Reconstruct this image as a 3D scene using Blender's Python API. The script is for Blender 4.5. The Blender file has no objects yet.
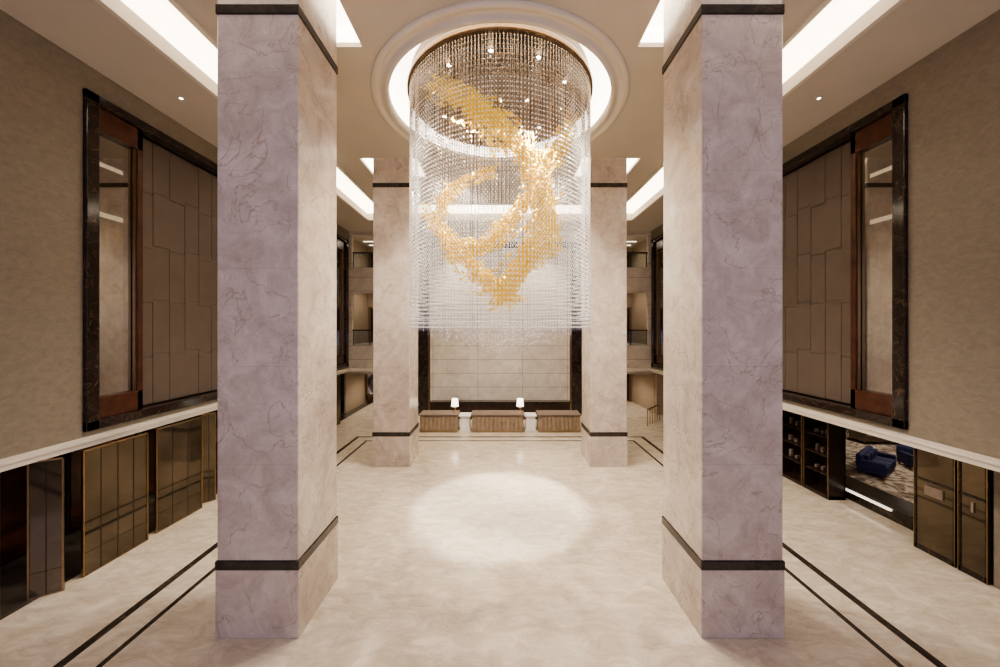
import bpy, math, random
import numpy as np
from mathutils import Vector, Matrix
random.seed(3); rng=np.random.default_rng(5)
S=bpy.context.scene
COL=bpy.context.collection
S.view_settings.view_transform='AgX'
S.view_settings.look='AgX - Medium High Contrast'
S.view_settings.exposure=0.0
CH=6.0   # camera height

# ---------------------------------------------------------------- materials
def srgb(r,g,b):
    f=lambda c:(c/255/12.92) if c/255<=0.04045 else ((c/255+0.055)/1.055)**2.4
    return (f(r),f(g),f(b),1)
def new_mat(n):
    m=bpy.data.materials.new(n); m.use_nodes=True
    nt=m.node_tree; b=nt.nodes['Principled BSDF']
    return m,nt,b
def simple(n,col,rough=0.5,metal=0.0,emit=None,es=0.0,var=0.12,vs=6.0,trans=0):
    m,nt,b=new_mat(n)
    b.inputs['Roughness'].default_value=rough; b.inputs['Metallic'].default_value=metal
    tc=nt.nodes.new('ShaderNodeTexCoord'); no=nt.nodes.new('ShaderNodeTexNoise')
    no.inputs['Scale'].default_value=vs; no.inputs['Detail'].default_value=4
    nt.links.new(tc.outputs['Object'],no.inputs['Vector'])
    r=nt.nodes.new('ShaderNodeValToRGB')
    r.color_ramp.elements[0].position=0.3; r.color_ramp.elements[1].position=0.7
    r.color_ramp.elements[0].color=tuple(c*(1-var) for c in col[:3])+(1,)
    r.color_ramp.elements[1].color=tuple(min(1,c*(1+var)) for c in col[:3])+(1,)
    nt.links.new(no.outputs['Fac'],r.inputs['Fac']); nt.links.new(r.outputs['Color'],b.inputs['Base Color'])
    if emit:
        b.inputs['Emission Color'].default_value=emit; b.inputs['Emission Strength'].default_value=es
    if trans: b.inputs['Transmission Weight'].default_value=trans
    return m
def mth(nt,op,a,b=None):
    n=nt.nodes.new('ShaderNodeMath'); n.operation=op
    for i,v in enumerate((a,b)):
        if v is None: continue
        if isinstance(v,(int,float)): n.inputs[i].default_value=v
        else: nt.links.new(v,n.inputs[i])
    return n.outputs[0]
def stone(n,c1,c2,vein,rough=0.3,scale=0.6,vscale=0.5,vw=0.012,vamt=0.6,joints=(0,0,0),jw=0.012,jcol=None,joff=(0,0,0),jamt=0.5,stretch=(1,1,1),detail=8,lo=0.36,hi=0.64,dist=0.6,v2=None):
    m,nt,b=new_mat(n)
    tc=nt.nodes.new('ShaderNodeTexCoord'); mp=nt.nodes.new('ShaderNodeMapping')
    mp.inputs['Scale'].default_value=stretch; mp.inputs['Rotation'].default_value=(0.3,0.5,0.2)
    nt.links.new(tc.outputs['Object'],mp.inputs['Vector'])
    no=nt.nodes.new('ShaderNodeTexNoise'); no.inputs['Scale'].default_value=scale; no.inputs['Detail'].default_value=detail
    no.inputs['Roughness'].default_value=0.68; no.inputs['Distortion'].default_value=dist
    nt.links.new(mp.outputs[0],no.inputs['Vector'])
    r=nt.nodes.new('ShaderNodeValToRGB'); r.color_ramp.elements[0].position=lo; r.color_ramp.elements[1].position=hi
    r.color_ramp.elements[0].color=c1; r.color_ramp.elements[1].color=c2
    nt.links.new(no.outputs['Fac'],r.inputs['Fac'])
    out=r.outputs[0]
    layers=[(vscale,vw,vamt)]+([v2] if v2 else [])
    for (vs_,vw_,va_) in layers:
        v=nt.nodes.new('ShaderNodeTexNoise'); v.inputs['Scale'].default_value=vs_; v.inputs['Detail'].default_value=5
        v.inputs['Distortion'].default_value=1.2
        nt.links.new(mp.outputs[0],v.inputs['Vector'])
        d=mth(nt,'ABSOLUTE',mth(nt,'SUBTRACT',v.outputs['Fac'],0.5))
        k=mth(nt,'SUBTRACT',1.0,mth(nt,'DIVIDE',d,vw_)); k=mth(nt,'MAXIMUM',k,0.0); k=mth(nt,'MULTIPLY',k,va_)
        k=mth(nt,'MULTIPLY',k,no.outputs['Fac'])
        mx=nt.nodes.new('ShaderNodeMixRGB'); nt.links.new(k,mx.inputs[0]); nt.links.new(out,mx.inputs[1]); mx.inputs[2].default_value=vein
        out=mx.outputs[0]
    if any(joints):
        sp=nt.nodes.new('ShaderNodeSeparateXYZ'); nt.links.new(tc.outputs['Object'],sp.inputs[0])
        acc=None
        for i,s in enumerate(joints):
            if not s: continue
            q=mth(nt,'FRACT',mth(nt,'DIVIDE',mth(nt,'ADD',sp.outputs[i],1000*s+joff[i]),s))
            q=mth(nt,'LESS_THAN',q,jw/s)
            acc=q if acc is None else mth(nt,'MAXIMUM',acc,q)
        acc=mth(nt,'MULTIPLY',acc,jamt)
        m2=nt.nodes.new('ShaderNodeMixRGB'); nt.links.new(acc,m2.inputs[0]); nt.links.new(out,m2.inputs[1])
        m2.inputs[2].default_value=jcol or srgb(120,105,90); out=m2.outputs[0]
    nt.links.new(out,b.inputs['Base Color']); b.inputs['Roughness'].default_value=rough
    return m
M={}
M['col']=stone('cream_marble_column',srgb(176,160,145),srgb(219,207,193),srgb(142,114,90),rough=0.2,scale=1.6,vscale=0.8,vw=0.010,vamt=0.85,joints=(0,0,1.9),joff=(0,0,-1.45),jamt=0.2,lo=0.26,hi=0.66,detail=13,v2=(2.2,0.010,0.5))
M['floor']=stone('cream_marble_floor',srgb(190,175,151),srgb(226,215,197),srgb(168,142,110),rough=0.13,scale=1.8,vscale=0.7,vw=0.022,vamt=0.4,joints=(1.2,1.2,0),jamt=0.10,stretch=(0.9,1.7,1),detail=14,lo=0.30,hi=0.66,dist=0.9,v2=(1.8,0.02,0.28))
M['wall']=stone('limestone_wall',srgb(122,112,97),srgb(135,125,109),srgb(148,137,120),rough=0.5,scale=5.5,vscale=2.4,vamt=0.25,joints=(0,0,1.6),jamt=0.06,stretch=(1,1,1.6),detail=12)
M['feat']=stone('feature_wall_stone',srgb(182,172,157),srgb(208,198,184),srgb(152,136,116),rough=0.35,scale=1.2,vscale=0.9,vamt=0.4,joints=(3.1,0,0.95),jamt=0.75,jw=0.035,joff=(1.55,0,0))
M['dmar']=stone('dark_emperador_marble',srgb(28,22,19),srgb(48,37,31),srgb(140,112,90),rough=0.12,scale=2.2,vscale=1.6,vw=0.012,vamt=0.6)
M['band']=stone('dark_inlay_marble',srgb(44,39,35),srgb(66,58,51),srgb(120,105,92),rough=0.2,scale=3,vscale=2,vamt=0.4)
M['ceil']=simple('ceiling_paint',srgb(196,186,171),0.75,var=0.02,vs=1)
M['trim']=simple('plaster_trim',srgb(214,205,190),0.6,var=0.02,vs=1)
M['cove']=simple('cove_glow_surface',srgb(255,250,240),0.8,emit=(1.0,0.89,0.74,1),es=4.2,var=0.01)  # recess surface itself glows, standing in for hidden strip lights
M['cove2']=simple('small_cove_glow_surface',srgb(255,250,240),0.8,emit=(1.0,0.91,0.80,1),es=3.8,var=0.01)  # column and ring recess surfaces glow in place of hidden strips
M['bulb']=simple('downlight_lens',srgb(255,250,240),0.8,emit=(1.0,0.93,0.82,1),es=25,var=0.01)
M['wood']=simple('mahogany_wood',srgb(72,40,28),0.22,var=0.35,vs=3)
M['woodd']=simple('walnut_dark',srgb(50,36,28),0.3,var=0.3,vs=3)
M['brass']=simple('brushed_brass',srgb(160,136,100),0.3,1.0,var=0.08)
M['bronze']=simple('bronze_plate',srgb(118,96,74),0.3,0.9,var=0.15)
M['panel']=simple('taupe_leather_panel',srgb(99,87,77),0.5,0.1,var=0.08,vs=2)
M['gap']=simple('dark_recess',srgb(44,37,32),0.7)
M['dglass']=simple('smoked_glass',srgb(104,94,80),0.06,0.8,var=0.3,vs=0.9)
M['wtan']=simple('interior_wall_tan',srgb(160,142,120),0.7,var=0.08)  # tan wall colour with slight random tone
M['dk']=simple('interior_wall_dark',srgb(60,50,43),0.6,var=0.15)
M['dfl']=simple('shade_darkened_floor',srgb(84,76,68),0.15,var=0.25,vs=1.5)  # darker floor colour stands in for the dim room behind the screens
M['curt']=simple('gold_taupe_curtain',srgb(140,120,90),0.7,var=0.1,vs=4)
M['blue']=simple('blue_velvet',srgb(48,50,88),0.7,var=0.2,vs=8)
M['taupe']=simple('taupe_upholstery',srgb(128,112,98),0.8,var=0.1,vs=10)
M['white']=simple('white_lacquer',srgb(238,232,224),0.35,var=0.02)
M['shade']=simple('lamp_shade_fabric',srgb(255,245,225),0.8,emit=(1,0.9,0.72,1),es=3,var=0.02)
M['strip']=simple('led_strip_diffuser',srgb(255,245,225),0.8,emit=(1,0.9,0.76,1),es=1.2,var=0.02)
M['slat']=simple('desk_panel_wood',srgb(146,127,104),0.35,var=0.2,vs=5)
M['wire']=simple('steel_wire',srgb(200,195,188),0.3,0.8)
M['cry']=simple('crystal_bead',srgb(236,231,224),0.08,0.0,emit=(1,0.94,0.87,1),es=0.14,var=0.03)  # faint emission added so the beads show as bright dots
M['cryt']=simple('smoky_crystal_bead',srgb(172,150,122),0.10,0.3,emit=(1,0.82,0.62,1),es=0.05,var=0.3)  # faint warm emission added to the beads, which are no lamps
M['gold']=simple('amber_glass_leaf',srgb(236,184,48),0.25,0.25,emit=(1,0.70,0.10,1),es=0.32,var=0.35,vs=7)  # emission added so the leaves glow amber; they are no lamps
m,nt,b=new_mat('patterned_carpet'); tc=nt.nodes.new('ShaderNodeTexCoord'); w=nt.nodes.new('ShaderNodeTexNoise')
w.inputs['Scale'].default_value=1.1; w.inputs['Detail'].default_value=3; w.inputs['Distortion'].default_value=3.5
nt.links.new(tc.outputs['Object'],w.inputs['Vector']); r=nt.nodes.new('ShaderNodeValToRGB'); r.color_ramp.interpolation='EASE'
r.color_ramp.elements[0].position=0.40; r.color_ramp.elements[0].color=srgb(116,98,84); r.color_ramp.elements[1].position=0.56; r.color_ramp.elements[1].color=srgb(210,196,178)
e=r.color_ramp.elements.new(0.48); e.color=srgb(168,150,132)
nt.links.new(w.outputs['Fac'],r.inputs[0]); nt.links.new(r.outputs[0],b.inputs['Base Color']); b.inputs['Roughness'].default_value=0.95; M['carpet']=m
m,nt,b=new_mat('abstract_painting'); tc=nt.nodes.new('ShaderNodeTexCoord'); w=nt.nodes.new('ShaderNodeTexNoise')
w.inputs['Scale'].default_value=0.9; w.inputs['Detail'].default_value=3; w.inputs['Distortion'].default_value=2
nt.links.new(tc.outputs['Object'],w.inputs['Vector']); r=nt.nodes.new('ShaderNodeValToRGB')
r.color_ramp.elements[0].position=0.42; r.color_ramp.elements[0].color=srgb(30,36,52); r.color_ramp.elements[1].position=0.58; r.color_ramp.elements[1].color=srgb(190,196,205)
e=r.color_ramp.elements.new(0.5); e.color=srgb(110,84,90)
nt.links.new(w.outputs['Fac'],r.inputs[0]); nt.links.new(r.outputs[0],b.inputs['Base Color']); M['art']=m
def glass(nm,tint,mix):
    m,nt,b=new_mat(nm); nt.nodes.remove(b); o=nt.nodes['Material Output']
    tr=nt.nodes.new('ShaderNodeBsdfTransparent'); tr.inputs[0].default_value=tint; gl=nt.nodes.new('ShaderNodeBsdfGlossy'); gl.inputs['Roughness'].default_value=0.03
    mx=nt.nodes.new('ShaderNodeMixShader'); mx.inputs[0].default_value=mix; nt.links.new(tr.outputs[0],mx.inputs[1]); nt.links.new(gl.outputs[0],mx.inputs[2]); nt.links.new(mx.outputs[0],o.inputs[0]); return m
M['glass']=glass('clear_glass',(0.86,0.9,0.9,1),0.14)
M['mir']=glass('window_glass',(0.72,0.68,0.60,1),0.32)

# ---------------------------------------------------------------- mesh helpers
def mesh_obj(name,v,f,mat,parent=None,smooth=False):
    me=bpy.data.meshes.new(name); me.from_pydata(v,[],f); me.materials.append(M[mat]); me.update()
    o=bpy.data.objects.new(name,me); COL.objects.link(o)
    if smooth: me.polygons.foreach_set('use_smooth',[True]*len(me.polygons))
    if parent: o.parent=parent
    return o
BF=[(0,3,2,1),(4,5,6,7),(0,1,5,4),(1,2,6,5),(2,3,7,6),(3,0,4,7)]
def bv(x0,x1,y0,y1,z0,z1):
    return [(x0,y0,z0),(x1,y0,z0),(x1,y1,z0),(x0,y1,z0),(x0,y0,z1),(x1,y0,z1),(x1,y1,z1),(x0,y1,z1)]
def boxes(name,lst,mat,parent=None,bev=0):
    V=[];F=[]
    for b_ in lst:
        x0,x1,y0,y1,z0,z1=b_; x0,x1=sorted((x0,x1)); y0,y1=sorted((y0,y1)); z0,z1=sorted((z0,z1))
        n=len(V); V+=bv(x0,x1,y0,y1,z0,z1); F+=[tuple(i+n for i in f) for f in BF]
    o=mesh_obj(name,V,F,mat,parent)
    if bev:
        md=o.modifiers.new('bev','BEVEL'); md.width=bev; md.segments=2
    return o
def box(name,x0,x1,y0,y1,z0,z1,mat,parent=None,bev=0):
    return boxes(name,[(x0,x1,y0,y1,z0,z1)],mat,parent,bev)
def empty(name):
    o=bpy.data.objects.new(name,None); COL.objects.link(o); o.empty_display_size=0.2; return o
def lathe(name,prof,c,mat,parent=None,seg=96,smooth=True,closed=False):
    V=[];F=[];n=len(prof)
    for i in range(seg):
        a=2*math.pi*i/seg
        for r_,z in prof: V.append((c[0]+r_*math.cos(a),c[1]+r_*math.sin(a),c[2]+z))
    for i in range(seg):
        j=(i+1)%seg
        for k in range(n-1 if not closed else n):
            k2=(k+1)%n
            F.append((i*n+k,j*n+k,j*n+k2,i*n+k2))
    return mesh_obj(name,V,F,mat,parent,smooth)
def holed(name,outer,holes,plane,off,th,mat,parent=None):
    cu=bpy.data.curves.new(name,'CURVE'); cu.dimensions='2D'; cu.fill_mode='BOTH'; cu.extrude=th/2
    for pts in [outer]+holes:
        sp=cu.splines.new('POLY'); sp.points.add(len(pts)-1)
        for p,q in zip(sp.points,pts): p.co=(q[0],q[1],0,1)
        sp.use_cyclic_u=True
    o=bpy.data.objects.new(name,cu); COL.objects.link(o)
    bpy.context.view_layer.update()
    dg=bpy.context.evaluated_depsgraph_get()
    me=bpy.data.meshes.new_from_object(o.evaluated_get(dg))
    bpy.data.objects.remove(o)
    c=off+th/2
    for v in me.vertices:
        a,b_,z=v.co
        if plane=='xy': v.co=(a,b_,c+z)
        elif plane=='yz': v.co=(c+z,a,b_)
        else: v.co=(a,c+z,b_)
    me.materials.clear(); me.materials.append(M[mat]); me.name=name
    o=bpy.data.objects.new(name,me); COL.objects.link(o)
    if parent:o.parent=parent
    return o
def rect(a0,a1,b0,b1): return [(a0,b0),(a1,b0),(a1,b1),(a0,b1)]
def circ(cx,cy,r,n=96): return [(cx+r*math.cos(2*math.pi*i/n),cy+r*math.sin(2*math.pi*i/n)) for i in range(n)]

ZC=CH+7.3     # main ceiling
ZS=CH+6.7     # perimeter soffit
XW=10.5; YB=25.0; YF=-5.0
CX0,CX1=3.91,5.48
CC=(0,12.07)

# ---------------------------------------------------------------- shell
box('floor',-20,26,YF,30,-0.3,0,'floor')
box('floor_lower_left_shade',-13.0,-10.25,YF,29.9,0,0.006,'dfl')  # sheet added over the marble, room shade put into its colour
tl=[]
for s in (-1,1):
    tl.append((s*7.74,s*7.92,YF,19.9,0.0,0.004)); tl.append((s*7.05,s*7.16,YF,19.2,0.0,0.004))
tl.append((-7.92,7.92,19.75,19.9,0.0,0.0045)); tl.append((-7.16,7.16,19.1,19.2,0.0,0.0045))
boxes('trim_1',tl,'band')
holes=[circ(CC[0],CC[1],3.62)]
RA=((6.3,9.35),(15.5,17.6))
for s in (-1,1):
    for (a,b_) in RA:
        holes.append(rect(*sorted((s*3.58,s*6.05)),a,b_))
holed('ceiling',rect(-7.3,7.3,YF,21.2),holes,'xy',ZC,0.12,'ceil')
for s in (-1,1):
    for (a,b_) in RA:
        x0,x1=sorted((s*3.58,s*6.05))
        holed('ceiling_cove_lining',rect(x0-0.25,x1+0.25,a-0.25,b_+0.25),[rect(x0-0.1,x1+0.1,a-0.1,b_+0.1)],'xy',ZC+0.12,0.4,'cove2')
        box('ceiling_cove_top',x0-0.25,x1+0.25,a-0.25,b_+0.25,ZC+0.52,ZC+0.6,'cove2')
CT=ZC+0.55
YC=5.0
boxes('ceiling_cove_glow',[(-10.2,-7.0,YC,24.6,CT,CT+0.08),(7.0,10.2,YC,24.6,CT,CT+0.08),(-7.0,7.0,21.0,24.6,CT,CT+0.08)],'cove')
boxes('ceiling_cove_plain',[(-10.2,-7.0,YF,YC,CT,CT+0.08),(7.0,10.2,YF,YC,CT,CT+0.08)],'ceil')  # cove glow left out near the camera to darken the foreground
holed('ceiling_soffit',rect(-XW-0.3,XW+0.3,YF,YB+0.3),[rect(-8.15,8.15,YF+0.01,22.2)],'xy',ZS,0.25,'ceil')
boxes('trim_2',[(-8.22,-8.1,YF,22.2,ZS-0.06,ZS+0.3),(8.1,8.22,YF,22.2,ZS-0.06,ZS+0.3),(-8.1,8.1,22.15,22.27,ZS-0.06,ZS+0.3)],'trim')
boxes('trim_3',[(-7.36,-7.24,YF,21.2,ZC-0.05,ZC+0.2),(7.24,7.36,YF,21.2,ZC-0.05,ZC+0.2),(-7.3,7.3,21.14,21.26,ZC-0.05,ZC+0.2)],'trim')
boxes('ceiling_upper',[(-10.8,-10.2,YF,25.3,ZS+0.25,CT+0.2),(10.2,10.8,YF,25.3,ZS+0.25,CT+0.2),(-10.2,10.2,24.6,25.3,ZS+0.25,CT+0.2)],'trim')
box('ceiling_slab',-10.8,10.8,YF,25.3,ZC+1.6,ZC+1.75,'ceil')
lathe('ceiling_ring_moulding',[(4.08,0.01),(4.08,-0.05),(3.98,-0.07),(3.92,-0.07),(3.90,-0.03),(3.72,-0.03),(3.70,-0.10),(3.60,-0.12),(3.56,-0.06),(3.56,0.12)],(CC[0],CC[1],ZC),'trim')
lathe('ceiling_ring_cove',[(3.64,0.12),(3.85,0.14),(3.9,0.5),(3.6,0.75),(2.9,0.8)],(CC[0],CC[1],ZC),'cove2')
# side walls
OY1,OZ0,OZ1=24.75,3.38,CH+6.04
for s,nm in ((-1,'left'),(1,'right')):
    OY0=9.06 if s<0 else 9.26
    off=s*XW if s>0 else -XW-0.3
    holed('wall_'+nm,rect(YF,YB,3.05,ZS),[rect(OY0,OY1,OZ0,OZ1)],'yz',off,0.3,'wall')
    boxes('trim_ledge_'+nm,[(s*10.28,s*10.55,YF,YB,3.03,3.22),(s*10.24,s*10.55,YF,YB,3.16,3.24)],'trim')
    p=empty('framed_wall_panel')
    fw=0.30
    x0,x1=s*10.40,s*10.85
    boxes('marble_frame',[(x0,x1,OY0,OY0+fw,OZ0,OZ1),(x0,x1,OY1-fw,OY1,OZ0,OZ1),(x0,x1,OY0,OY1,OZ0,OZ0+0.24),(x0,x1,OY0,OY1,OZ1-0.24,OZ1)],'dmar',p,0.02)
    ys=OY0+fw+1.28; ye=OY1-fw-1.28
    box('backing',s*10.95,s*11.0,ys,ye,OZ0,OZ1,'gap',p)
    for (a,b_,na,nb) in ((OY0+fw,OY0+fw+1.25,8.9,13.4),(OY1-fw-1.25,OY1-fw,22.6,28.4)):
        boxes('mahogany_frame',[(s*10.52,s*10.95,a,a+0.09,OZ0+.24,OZ1-.24),(s*10.52,s*10.95,b_-0.16,b_,OZ0+.24,OZ1-.24),(s*10.52,s*10.95,a,b_,OZ0+.24,OZ0+0.8),(s*10.52,s*10.95,a,b_,OZ1-.85,OZ1-.24)],'wood',p,0.012)
        boxes('brass_bead',[(s*10.56,s*10.64,a+0.09,a+0.12,OZ0+.8,OZ1-.85),(s*10.56,s*10.64,b_-0.19,b_-0.16,OZ0+.8,OZ1-.85)],'brass',p)
        box('glass_pane',s*10.66,s*10.68,a+0.09,b_-0.16,OZ0+.8,OZ1-.85,'mir',p)
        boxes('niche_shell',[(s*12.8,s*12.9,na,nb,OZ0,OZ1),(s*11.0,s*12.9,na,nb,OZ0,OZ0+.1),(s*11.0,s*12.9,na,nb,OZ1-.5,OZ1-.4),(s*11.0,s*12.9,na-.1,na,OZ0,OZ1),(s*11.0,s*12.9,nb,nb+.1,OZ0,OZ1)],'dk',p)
        V=[];F=[];nn=160
        for i in range(nn):
            y=na+0.1+(nb-na-0.2)*i/(nn-1); x=s*(12.6+0.07*math.sin(y*26)+0.03*math.sin(y*11))
            V+=[(x,y,OZ0+.1),(x+s*0.02*math.sin(y*9),y,OZ1-2.8)]
            if i: F.append((2*i-2,2*i,2*i+1,2*i-1))
        mesh_obj('curtain',V,F,'curt',p,True)
        boxes('niche_light_strips',[(s*12.3,s*12.7,na+.2,nb-.2,OZ1-2.5,OZ1-2.46),(s*12.0,s*12.2,na+.2,nb-.2,OZ1-1.1,OZ1-1.05)],'strip',p)
    nc=22; cw=(ye-ys)/nc; tiles=[]
    for i in range(nc):
        st=[0.0,0.10,0.04,0.14][i%4]
        edges=[OZ0+0.27]+[OZ0+0.27+1.45+st+1.68*j for j in range(0,5) if OZ0+1.72+st+1.68*j<OZ1-0.5]+[OZ1-0.27]
        for a_,b2 in zip(edges[:-1],edges[1:]):
            d=0.006*((i*7+int(a_*3))%4)
            tiles.append((s*(10.80+d),s*10.95,ys+i*cw+0.004,ys+(i+1)*cw-0.004,a_+0.004,b2-0.004))
    boxes('leather_tiles',tiles,'panel',p,0.012)
    boxes('tile_divider',[(s*10.70,s*10.95,ys-0.03,ys+0.02,OZ0+.24,OZ1-.24),(s*10.70,s*10.95,ye-0.02,ye+0.03,OZ0+.24,OZ1-.24)],'woodd',p)
# ---------------------------------------------------------------- back wall
bh=[]
for s in (-1,1):
    x0,x1=sorted((s*6.0,s*10.3))
    bh+= [rect(x0,x1,CH-1.2,CH+2.45),rect(x0,x1,CH+4.2,CH+6.45)]
holed('wall_back',rect(-XW-0.3,XW+0.3,3.05,ZS),bh,'xz',YB,0.3,'feat')
boxes('wall_back_lower',[(-5.7,5.7,YB,YB+0.3,0,3.05)],'feat')
boxes('trim_ledge_back',[(-XW,-5.6,YB-0.22,YB+0.02,3.0,3.22),(5.6,XW,YB-0.22,YB+0.02,3.0,3.22)],'trim')
p=empty('stone_feature_wall')
box('stone_cladding',-4.82,4.82,YB-0.12,YB+0.01,0,CH+5.5,'feat',p)
boxes('marble_jambs',[(-5.62,-4.92,YB-0.3,YB,0,CH+5.9),(4.92,5.62,YB-0.3,YB,0,CH+5.9),(-4.92,4.92,YB-0.3,YB,CH+5.5,CH+5.9)],'dmar',p,0.02)
boxes('brass_edge',[(-4.92,-4.85,YB-0.26,YB,0,CH+5.5),(4.85,4.92,YB-0.26,YB,0,CH+5.5)],'brass',p)
for s in (-1,1):
    x0,x1=sorted((s*5.7,s*11.0))
    tag='left' if s<0 else 'right'
    boxes('wall_gallery_'+tag,[(x0,x1,29.5,29.7,0,ZS)],'wtan')
    boxes('floor_gallery_'+tag,[(x0,x1,YB+0.3,29.5,2.75,3.05),(x0,x1,YB+0.3,29.5,CH-1.5,CH-1.2),(x0,x1,YB+0.3,29.5,CH+3.6,CH+3.95),(x0,x1,YB+.3,29.5,ZS-.1,ZS)],'ceil')
    boxes('wall_gallery_side_'+tag,[(s*5.7,s*5.5,YB+0.3,29.5,0,ZS),(s*10.85,s*10.95,YB+0.3,29.5,0,ZS)],'wtan')
    p=empty('corridor_ceiling_light')
    boxes('led_lines',[(s*6.4,s*10.4,27.4,27.5,z-0.03,z) for z in (CH+3.6,ZS-.1)]+[(s*6.4,s*10.4,28.6,28.7,z-0.03,z) for z in (CH+3.6,ZS-.1,2.75)],'shade',p)
    for z0 in (CH-1.2,CH+4.2):
        b_=empty('glass_balustrade')
        box('glass_panel',s*6.02,s*10.28,YB+0.13,YB+0.16,z0+0.0,z0+1.0,'glass',b_)
        box('handrail',s*6.02,s*10.28,YB+0.09,YB+0.20,z0+1.0,z0+1.09,'woodd',b_)
        boxes('posts',[(s*(6.9+k*1.1),s*(6.95+k*1.1),YB+0.12,YB+0.17,z0,z0+1.0) for k in range(4)],'woodd',b_)
    for z0,h in ((CH-1.2,2.9),(CH+3.95,2.2),(0.02,2.6)):
        d=empty('gallery_door')
        L=[]
        for k in range(5):
            xx=s*(6.2+k*1.1); L.append((xx-0.05,xx+0.05,29.36,29.49,z0,z0+h))
        L.append((s*6.15,s*10.7,29.36,29.49,z0+h-0.1,z0+h)); L.append((s*6.15,s*10.7,29.36,29.49,z0,z0+0.1))
        boxes('door_frames',L,'brass',d); boxes('door_panels',[(s*6.2,s*8.4,29.42,29.49,z0,z0+h),(s*9.5,s*10.6,29.42,29.49,z0,z0+h)],'woodd',d)
a=empty('abstract_painting')
box('canvas',-10.6,-8.4,28.9,28.95,0.6,2.4,'art',a); boxes('picture_frame',[(-10.7,-8.3,28.88,28.98,0.5,0.6),(-10.7,-8.3,28.88,28.98,2.4,2.5),(-10.7,-10.6,28.88,28.98,0.5,2.5),(-8.4,-8.3,28.88,28.98,0.5,2.5)],'brass',a)
boxes('easel_legs',[(-10.4,-10.3,28.9,29.0,0,0.5),(-8.7,-8.6,28.9,29.0,0,0.5)],'brass',a)

# ---------------------------------------------------------------- columns
def column(x0,x1,y0,y1):
    p=empty('marble_column')
    x0,x1=sorted((x0,x1))
    e=0.02
    box('plinth',x0-e,x1+e,y0-e,y1+e,0,1.32,'col',p,0.012)
    box('base_band',x0-e-.005,x1+e+.005,y0-e-.005,y1+e+.005,1.32,1.49,'band',p,0.008)
    box('shaft',x0,x1,y0,y1,1.49,CH+6.08,'col',p,0.02)
    box('top_band',x0-e,x1+e,y0-e,y1+e,CH+6.08,CH+6.26,'band',p,0.008)
    box('capital',x0,x1,y0,y1,CH+6.26,ZC+0.52,'col',p,0.02)
for s in (-1,1):
    column(s*CX0,s*CX1,6.97,8.63); column(s*CX0,s*CX1,15.54,17.2)

# ---------------------------------------------------------------- chandelier
ch=empty('crystal_chandelier')
lathe('canopy_plate',[(0.001,0.42),(3.0,0.42),(3.02,0.36),(3.02,0.25),(2.96,0.25),(2.95,0.34),(0.001,0.34)],(CC[0],CC[1],ZC),'bronze',ch)
def octa(name,P,R,mat,parent,stretch=1.0,ori=None):
    P=np.asarray(P,float); N=len(P); R=np.asarray(R,float).reshape(-1,1,1)
    b=np.array([(1,0,0),(0,1,0),(-1,0,0),(0,-1,0),(0,0,stretch),(0,0,-stretch)],float)
    if ori is None: V=P[:,None,:]+b[None]*R
    else: V=P[:,None,:]+np.einsum('nij,kj->nki',ori,b)*R
    fb=np.array([(0,1,4),(1,2,4),(2,3,4),(3,0,4),(1,0,5),(2,1,5),(3,2,5),(0,3,5)])
    F=(np.arange(N)[:,None,None]*6+fb[None]).reshape(-1,3)
    me=bpy.data.meshes.new(name); me.vertices.add(N*6); me.vertices.foreach_set('co',V.reshape(-1))
    me.loops.add(len(F)*3); me.loops.foreach_set('vertex_index',F.reshape(-1).astype(np.int32))
    me.polygons.add(len(F)); me.polygons.foreach_set('loop_start',(np.arange(len(F))*3).astype(np.int32))
    me.update(calc_edges=True); me.validate(); me.materials.append(M[mat])
    o=bpy.data.objects.new(name,me); COL.objects.link(o); o.parent=parent; return o
P=[];R=[];T=[];TR=[];W=[]
def strand(r,a,z0,z1,dz,rad,Pl,Rl):
    x=CC[0]+r*math.cos(a); y=CC[1]+r*math.sin(a); z=z0
    while z>z1:
        Pl.append((x,y,z)); Rl.append(rad*random.uniform(0.8,1.2)); z-=dz
    W.append((x,y,z0+0.1,z1))
for r_,nn,zb in ((2.93,200,CH-0.08),(2.76,160,CH-0.02)):
    for i in range(nn):
        strand(r_,2*math.pi*i/nn,ZC-0.9,zb,0.125,0.018,P,R)
for i in range(240):
    rr=2.6*math.sqrt(random.random()); a=random.uniform(0,2*math.pi)
    zb=CH-0.25-0.8*(1-rr/2.6)
    strand(rr,a,zb+1.0*random.random()+0.2,zb+random.uniform(0,.25),0.24,0.013,P,R)
for r_,nn in ((2.93,200),(2.76,160),(2.45,140),(2.1,120),(1.7,100),(1.3,76),(0.9,52),(0.5,30)):
    for i in range(nn):
        zb=ZC-0.9 if r_>2.6 else ZC-0.55-(r_/2.45)*0.5
        strand(r_,2*math.pi*(i+(0 if r_>2.6 else .5))/nn,ZC+0.3,zb,0.125,0.026,T,TR)
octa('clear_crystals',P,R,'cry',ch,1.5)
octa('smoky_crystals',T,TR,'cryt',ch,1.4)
V=[];F=[]
for (x,y,z0,z1) in W:
    t=0.0022;n=len(V)
    for z in (z0,z1): V+=[(x-t,y-t,z),(x+t,y-t,z),(x,y+t,z)]
    F+=[(n,n+1,n+4,n+3),(n+1,n+2,n+5,n+4),(n+2,n,n+3,n+5)]
mesh_obj('suspension_wires',V,F,'wire',ch)
def pt(px,py,d): return np.array([(px-500)*d/360,d,CH+(328-py)*d/360])
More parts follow.
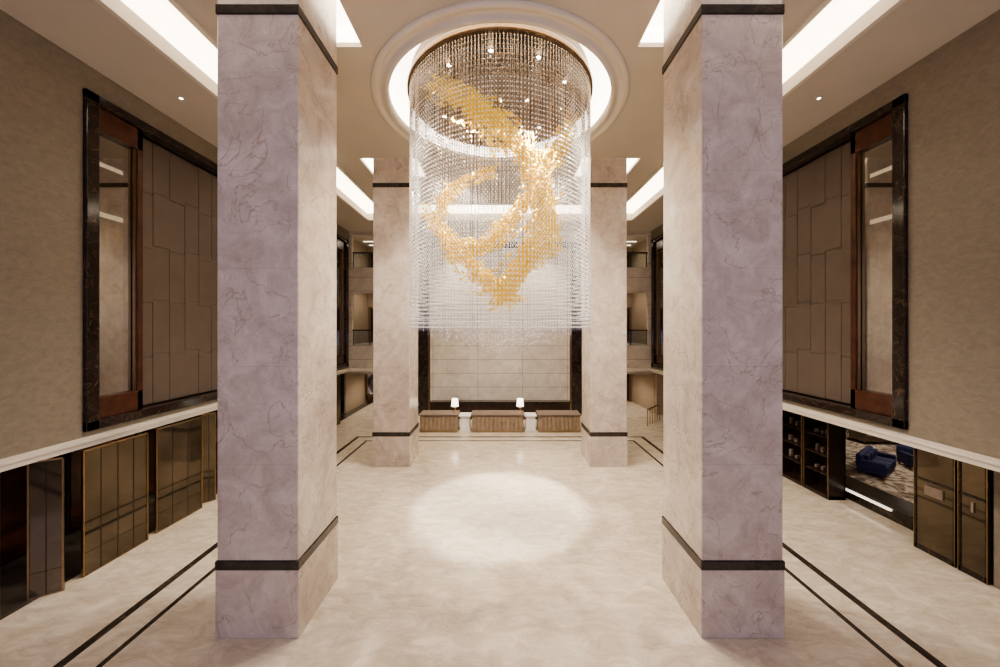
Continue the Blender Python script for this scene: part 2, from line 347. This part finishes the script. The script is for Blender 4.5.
def catmull(p,n):
    p=[2*p[0]-p[1]]+p+[2*p[-1]-p[-2]]; out=[]
    for k in range(1,len(p)-2):
        for t in np.linspace(0,1,n,endpoint=False):
            a,b_,c,d=p[k-1],p[k],p[k+1],p[k+2]
            out.append(0.5*((2*b_)+(-a+c)*t+(2*a-5*b_+4*c-d)*t*t+(-a+3*b_-3*c+d)*t**3))
    return np.array(out)
GC=[([(442,90,10.6),(462,98,10.6),(484,114,10.7),(508,138,10.9),(530,162,11.2)],0.46,3800),
    ([(530,166,11.4),(550,158,11.8),(564,142,12.1),(573,118,12.3)],0.34,1600),
    ([(522,150,11.3),(536,172,11.1),(543,195,10.9),(545,220,10.8),(538,246,10.6),(520,268,10.6),(500,300,10.8)],0.44,5600),
    ([(510,294,10.8),(490,282,11.0),(466,262,11.3),(446,240,11.8),(432,216,12.2)],0.36,2700),
    ([(438,212,12.4),(448,194,12.6),(468,180,12.6),(490,171,12.5)],0.28,1100),
    ([(456,244,11.2),(480,246,10.8),(502,230,10.6),(520,208,10.6),(540,186,10.8)],0.30,2300)]
GP=[];GR=[];GO=[]
for cps,wd,cnt in GC:
    c=catmull([pt(*q) for q in cps],60); n=len(c)
    tan=np.gradient(c,axis=0); tan/=np.linalg.norm(tan,axis=1)[:,None]
    ncl=cnt//26
    for _ in range(ncl):
        i=random.randrange(n); t=i/n
        w_=wd*(0.45+0.55*math.sin(math.pi*min(max(t,0.05),0.95)))
        cc=c[i]+rng.normal(0,0.48,3)*w_
        d0=tan[i]+rng.normal(0,0.34,3); d0/=np.linalg.norm(d0)
        for _k in range(26):
            u_=random.uniform(-1,1)
            GP.append(cc+d0*u_*0.42+rng.normal(0,0.04,3))
            d=d0+rng.normal(0,0.3,3); d/=np.linalg.norm(d)
            u=np.cross(d,rng.normal(0,1,3)); u/=np.linalg.norm(u); v=np.cross(d,u)
            GO.append(np.stack([d*1.7,u*0.75,v*0.14],axis=1)); GR.append(random.uniform(0.028,0.056))
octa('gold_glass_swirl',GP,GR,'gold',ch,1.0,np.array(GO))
V=[];F=[]
L=[(2.2*math.cos(2*math.pi*k/10+.2),CC[1]+2.2*math.sin(2*math.pi*k/10+.2)) for k in range(10)]
for (x,y) in L+[(0,CC[1]),(0.9,CC[1]),(-0.9,CC[1])]:
    n=len(V)
    V+=[(x+0.07*math.cos(t*math.pi/4),y+0.07*math.sin(t*math.pi/4),ZC+0.32) for t in range(8)]; F.append(tuple(range(n,n+8)))
mesh_obj('canopy_downlights',V,F,'bulb',ch)

# ---------------------------------------------------------------- ceiling downlights
dl=[]
for s in (-1,1):
    for y in (10.5,18.5): dl.append((s*9.3,y,ZS))
    for y in (12.0,20.0): dl.append((s*6.6,y,ZC))
for (x,y,z) in dl:
    p=empty('recessed_downlight')
    lathe('trim_ring',[(0.04,0.0),(0.045,-0.012),(0.07,-0.012),(0.075,0.0)],(x,y,z-0.001),'trim',p,seg=24)
    lathe('lens',[(0.001,-0.004),(0.04,-0.004)],(x,y,z-0.001),'bulb',p,seg=24)

# ---------------------------------------------------------------- reception
p=empty('reception_desk')
for (x0,x1) in ((-4.6,-2.45),(-1.62,1.36),(2.2,4.6)):
    box('body',x0,x1,20.7,21.6,0.0,0.98,'slat',p,0.01)
    L=[]
    k=x0+0.06
    while k<x1-0.1: L.append((k,k+0.2,20.65,20.7,0.1,0.94)); k+=0.24
    boxes('fluting',L,'slat',p,0.012)
    box('stone_top',x0-0.05,x1+0.05,20.58,21.7,0.98,1.05,'taupe',p,0.01)
    box('toe_kick',x0+0.02,x1-0.02,20.66,20.72,0,0.09,'brass',p)
for (x0,x1) in ((-2.4,-1.68),(1.42,2.14)):
    d=empty('white_pedestal_table'); 
    box('base',x0+0.04,x1-0.04,20.86,21.5,0,0.08,'white',d,0.01); box('pedestal',x0+0.08,x1-0.08,20.9,21.45,0.08,0.86,'white',d,0.03); box('table_top',x0,x1,20.8,21.6,0.86,0.94,'white',d,0.02)
p=empty('back_counter')
box('cabinet',-4.6,4.6,23.6,24.2,0.1,1.1,'woodd',p,0.01); box('worktop',-4.65,4.65,23.55,24.22,1.1,1.16,'dmar',p,0.01); box('plinth',-4.5,4.5,23.66,24.15,0,0.1,'gap',p)
boxes('door_fronts',[(-4.55+0.76*k,-4.55+0.76*k+0.72,23.57,23.6,0.14,1.06) for k in range(12)],'woodd',p,0.006)
for x in (-2.65,1.18):
    p=empty('table_lamp'); c=(x,21.15,1.05)
    lathe('base',[(0.001,0),(0.13,0),(0.13,0.03),(0.03,0.05),(0.025,0.1),(0.07,0.17),(0.08,0.24),(0.03,0.33),(0.015,0.36),(0.015,0.46)],c,'brass',p,24)
    lathe('shade',[(0.22,0.36),(0.17,0.8),(0.165,0.8),(0.215,0.36)],c,'shade',p,24,closed=True)
    lathe('finial',[(0.001,0.84),(0.02,0.82),(0.015,0.72),(0.001,0.72)],c,'brass',p,12)

# ---------------------------------------------------------------- left lower: folding screens
def screen(p0,p1,z1=3.04,cols=2):
    p=empty('brass_framed_screen')
    a=Vector((p0[0],p0[1],0)); b_=Vector((p1[0],p1[1],0)); u=(b_-a); Lh=u.length; u.normalize(); nrm=Vector((-u.y,u.x,0))
    def ob(name,l,mat):
        V=[];F=[]
        for (s0,s1,t0,t1,z0,zz) in l:
            n=len(V)
            for (x,y,z) in bv(s0,s1,t0,t1,z0,zz):
                q=a+u*x+nrm*y; V.append((q.x,q.y,z))
            F+=[tuple(i+n for i in f) for f in BF]
        mesh_obj(name,V,F,mat,p)
    z0=0.007
    fr=[(0,0.03,-.03,.03,z0,z1),(Lh-.03,Lh,-.03,.03,z0,z1),(0,Lh,-.03,.03,z0,0.03),(0,Lh,-.03,.03,z1-.03,z1)]
    ob('frame',fr,'brass')
    ob('glass_leaf',[(0.03,Lh-.03,-.015,.015,0.03,z1-.03)],'dglass')
    ml=[(Lh*k/cols-.007,Lh*k/cols+.007,-.022,.022,0.03,z1-.03) for k in range(1,cols)]+[(0.03,Lh-.03,-.022,.022,h,h+.012) for h in (0.55,)]
    ob('muntins',ml,'woodd')
screen((-10.7,7.0),(-10.35,7.45)); screen((-10.42,7.94),(-9.97,8.24))
screen((-10.03,8.64),(-9.98,10.19),cols=4)
screen((-10.05,10.5),(-9.95,12.0),cols=3)
screen((-10.2,12.3),(-9.95,12.6)); screen((-10.1,13.2),(-10.0,15.2)); screen((-10.1,15.5),(-10.0,17.5)); screen((-10.1,20.5),(-10.0,22.5))
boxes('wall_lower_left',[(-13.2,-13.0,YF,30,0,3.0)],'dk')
box('ceiling_lower_left',-20,-10.55,YF,25.3,3.0,3.3,'ceil')
for k,y in enumerate((6.2,8.3,10.4,12.5,14.6,16.7)):
    d=empty('wood_cabinet')
    box('carcass',-12.98,-12.5,y,y+1.9,0.006,2.9,'woodd',d,0.01)
    boxes('doors',[(-12.5,-12.46,y+0.06+0.6*q,y+0.06+0.6*q+0.56,0.12,2.8) for q in range(3)],'wood',d,0.01)
    boxes('pulls',[(-12.46,-12.42,y+0.55+0.6*q,y+0.58+0.6*q,1.0,1.6) for q in range(3)],'brass',d)

# ---------------------------------------------------------------- right lower: lounge
box('ceiling_lower_right',10.55,25.5,YF,25.3,3.0,3.3,'ceil')
box('wall_lounge_side',25.0,25.3,YF,25.3,0,3.0,'wtan')
box('wall_lounge_back',10.85,25.0,24.9,25.2,0,3.0,'wtan')
box('floor_carpet',13.1,24.8,8.0,24.6,0.0,0.02,'carpet')
p=empty('low_marble_bench')
box('body',12.2,12.95,9.9,15.6,0,0.42,'dmar',p,0.01); box('top',12.15,13.0,9.85,15.65,0.42,0.48,'band',p,0.01)
box('light_slot',12.13,12.2,11.2,13.2,0.30,0.36,'strip',p)
def cabinet(y0,y1,x=11.45):
    p=empty('display_cabinet')
    boxes('case',[(x,x+0.6,y0,y0+0.06,0,2.95),(x,x+0.6,y1-0.06,y1,0,2.95),(x+0.55,x+0.6,y0,y1,0,2.95),(x,x+0.6,y0,y1,2.87,2.95),(x,x+0.6,y0,y1,0,0.12)],'woodd',p)
    boxes('shelves',[(x+0.03,x+0.55,y0+.06,y1-.06,z,z+.03) for z in (0.8,1.45,2.1)],'woodd',p)
    ob=[]
    for z in (0.83,1.48,2.13):
        for q in range(3):
            yy=y0+0.25+q*(y1-y0-0.5)/2.2; h=random.uniform(0.12,0.3); ob.append((x+0.25,x+0.38,yy,yy+random.uniform(.06,.15),z,z+h))
    boxes('display_pieces',ob,'taupe',p,0.02)
    boxes('brass_edge',[(x-.01,x,y0,y0+.02,0,2.95),(x-.01,x,y1-.02,y1,0,2.95)],'brass',p)
cabinet(12.55,13.6); cabinet(13.65,14.8); cabinet(14.85,16.2); cabinet(19.0,20.5)
def doorcab(y0,y1,x=11.4):
    p=empty('smoked_glass_door')
    box('leaf',x,x+0.5,y0,y1,0,2.95,'dglass',p,0.01)
    boxes('rails',[(x-.02,x,y0,y1,0,.12),(x-.02,x,y0,y1,2.83,2.95),(x-.02,x,y0,y0+.05,0,2.95),(x-.02,x,y1-.05,y1,0,2.95),(x-.02,x,y0,y1,1.9,1.96)],'dmar',p)
    box('plaque',x-.03,x,y0+.25,y1-.25,1.55,1.8,'taupe',p,0.005)
    boxes('brass_edge',[(x-.03,x-.02,y0,y0+.015,0,2.95),(x-.03,x-.02,y1-.015,y1,0,2.95)],'brass',p)
doorcab(9.0,9.9); doorcab(8.4,8.95)
box('wall_lower_right',11.45,11.7,YF,8.35,0,3.0,'wall')
def sofa(x,y,ang,w=2.0,mat='blue',name='blue_sofa'):
    p=empty(name)
    def ob(nm,l,mt,bev):
        o=boxes(nm,l,mt,p,bev); o.location=(x,y,0.02); o.rotation_euler=(0,0,ang)
        if bev: o.modifiers['bev'].segments=4
    h=w/2; ns=max(1,round(w/0.75))
    ob('frame',[(-h,h,-.42,.42,.12,.32)],mat,.04)
    ob('back',[(-h,h,.26,.46,.3,.82)],mat,.07)
    ob('arms',[(-h,-h+.18,-.42,.4,.3,.62),(h-.18,h,-.42,.4,.3,.62)],mat,.06)
    cw=(w-.36)/ns
    ob('seat_cushions',[(-h+.18+i*cw+.01,-h+.18+(i+1)*cw-.01,-.44,.26,.32,.47) for i in range(ns)],mat,.05)
    ob('back_cushions',[(-h+.2+i*cw+.01,-h+.16+(i+1)*cw-.01,.1,.28,.47,.78) for i in range(ns)],mat,.06)
    ob('legs',[(a,a+.05,b_,b_+.05,0,.12) for a in (-h+.05,h-.1) for b_ in (-.38,.33)],'brass',0)
sofa(15.7,15.0,0.6,2.0); sofa(17.9,15.4,-0.3,1.0,'blue','blue_armchair')
sofa(17.6,12.2,-2.2,1.0,'taupe','taupe_armchair'); sofa(15.6,18.4,0.2,2.0,'taupe','taupe_sofa'); sofa(19.9,18.9,0.0,2.4,'taupe','taupe_sofa')
p=empty('round_coffee_table')
lathe('top',[(0.001,0.44),(0.4,0.44),(0.42,0.42),(0.4,0.39),(0.001,0.39)],(16.6,13.7,0.02),'dmar',p,40); lathe('stem',[(0.25,0.02),(0.25,0.04),(0.05,0.06),(0.05,0.41)],(16.6,13.7,0.0),'brass',p,24)
p=empty('brass_handrail')
L=[(9.0+0.28*k,9.04+0.28*k,22.0+k*0.3,22.04+k*0.3,0,1.0) for k in range(6)]
boxes('posts',L,'brass',p)
V=[(9.0,22.0,1.0),(9.06,21.98,1.0),(10.5,23.5,1.0),(10.44,23.54,1.0),(9.0,22.0,1.06),(9.06,21.98,1.06),(10.5,23.5,1.06),(10.44,23.54,1.06)]
mesh_obj('rail',V,BF,'brass',p)

# ---------------------------------------------------------------- lights
def spot(x,y,z,e,ang,blend,col=(1,0.89,0.76),rad=0.08,aim=None):
    l=bpy.data.lights.new('spot','SPOT'); l.energy=e; l.spot_size=math.radians(ang); l.spot_blend=blend; l.color=col; l.shadow_soft_size=rad
    o=bpy.data.objects.new('spot_light',l); COL.objects.link(o); o.location=(x,y,z)
    if aim:
        o.rotation_euler=(Vector(aim)-Vector((x,y,z))).to_track_quat('-Z','Y').to_euler()
    return o
def area(x,y,z,e,sx,sy,col,rot):
    l=bpy.data.lights.new('area','AREA'); l.shape='RECTANGLE'; l.size=sx; l.size_y=sy; l.energy=e; l.color=col
    o=bpy.data.objects.new('area_light',l); COL.objects.link(o); o.location=(x,y,z); o.rotation_euler=rot; return o
for k in range(6):
    a=2*math.pi*k/6+0.5
    spot(CC[0]+1.9*math.cos(a),CC[1]+1.9*math.sin(a),ZC-1.1,2500,29,0.36,(1,0.93,0.82),0.1,(CC[0],CC[1],0))
for k in range(4):
    a=2*math.pi*k/4+math.pi/4; spot(CC[0]+1.9*math.cos(a),CC[1]+1.9*math.sin(a),ZC-1.0,2500,130,0.6,(1,0.9,0.78),0.1)
for (x,y,z) in dl:
    spot(x,y,z-0.03,110 if abs(x)>8 else 500,95,0.8,(1,0.88,0.74),0.05)
for (x,y) in ((14.5,11.5),(17,15),(19,18.5)): spot(x,y,2.95,150,140,0.6)
spot(-11.8,11.5,2.95,50,140,0.6)
for s in (-1,1):
    for z in (2.7,CH+3.5,CH+6.5): spot(s*8.5,27.3,z,260,165,0.6)
    spot(s*12.0,10.8,OZ1-1.2,40,150,0.6)
for x in (-2.5,2.5): spot(x,22.4,ZC-0.8,2300,75,0.8,(1,0.9,0.77),0.1,(x,YB,CH+0.5))
area(0,YF+0.3,7.0,850,17,9,(0.80,0.72,0.98),(math.radians(90),0,0))
w=bpy.data.worlds.new('world'); S.world=w; w.use_nodes=True
w.node_tree.nodes['Background'].inputs[0].default_value=(0.5,0.46,0.58,1); w.node_tree.nodes['Background'].inputs[1].default_value=0.12

# ---------------------------------------------------------------- camera
cd=bpy.data.cameras.new('camera'); cam=bpy.data.objects.new('camera',cd); COL.objects.link(cam)
cam.location=(0,0,CH); cam.rotation_euler=(math.radians(90),0,0)
cd.sensor_width=36; cd.lens=12.96; cd.shift_y=-5.5/1000; cd.clip_end=200
S.camera=cam
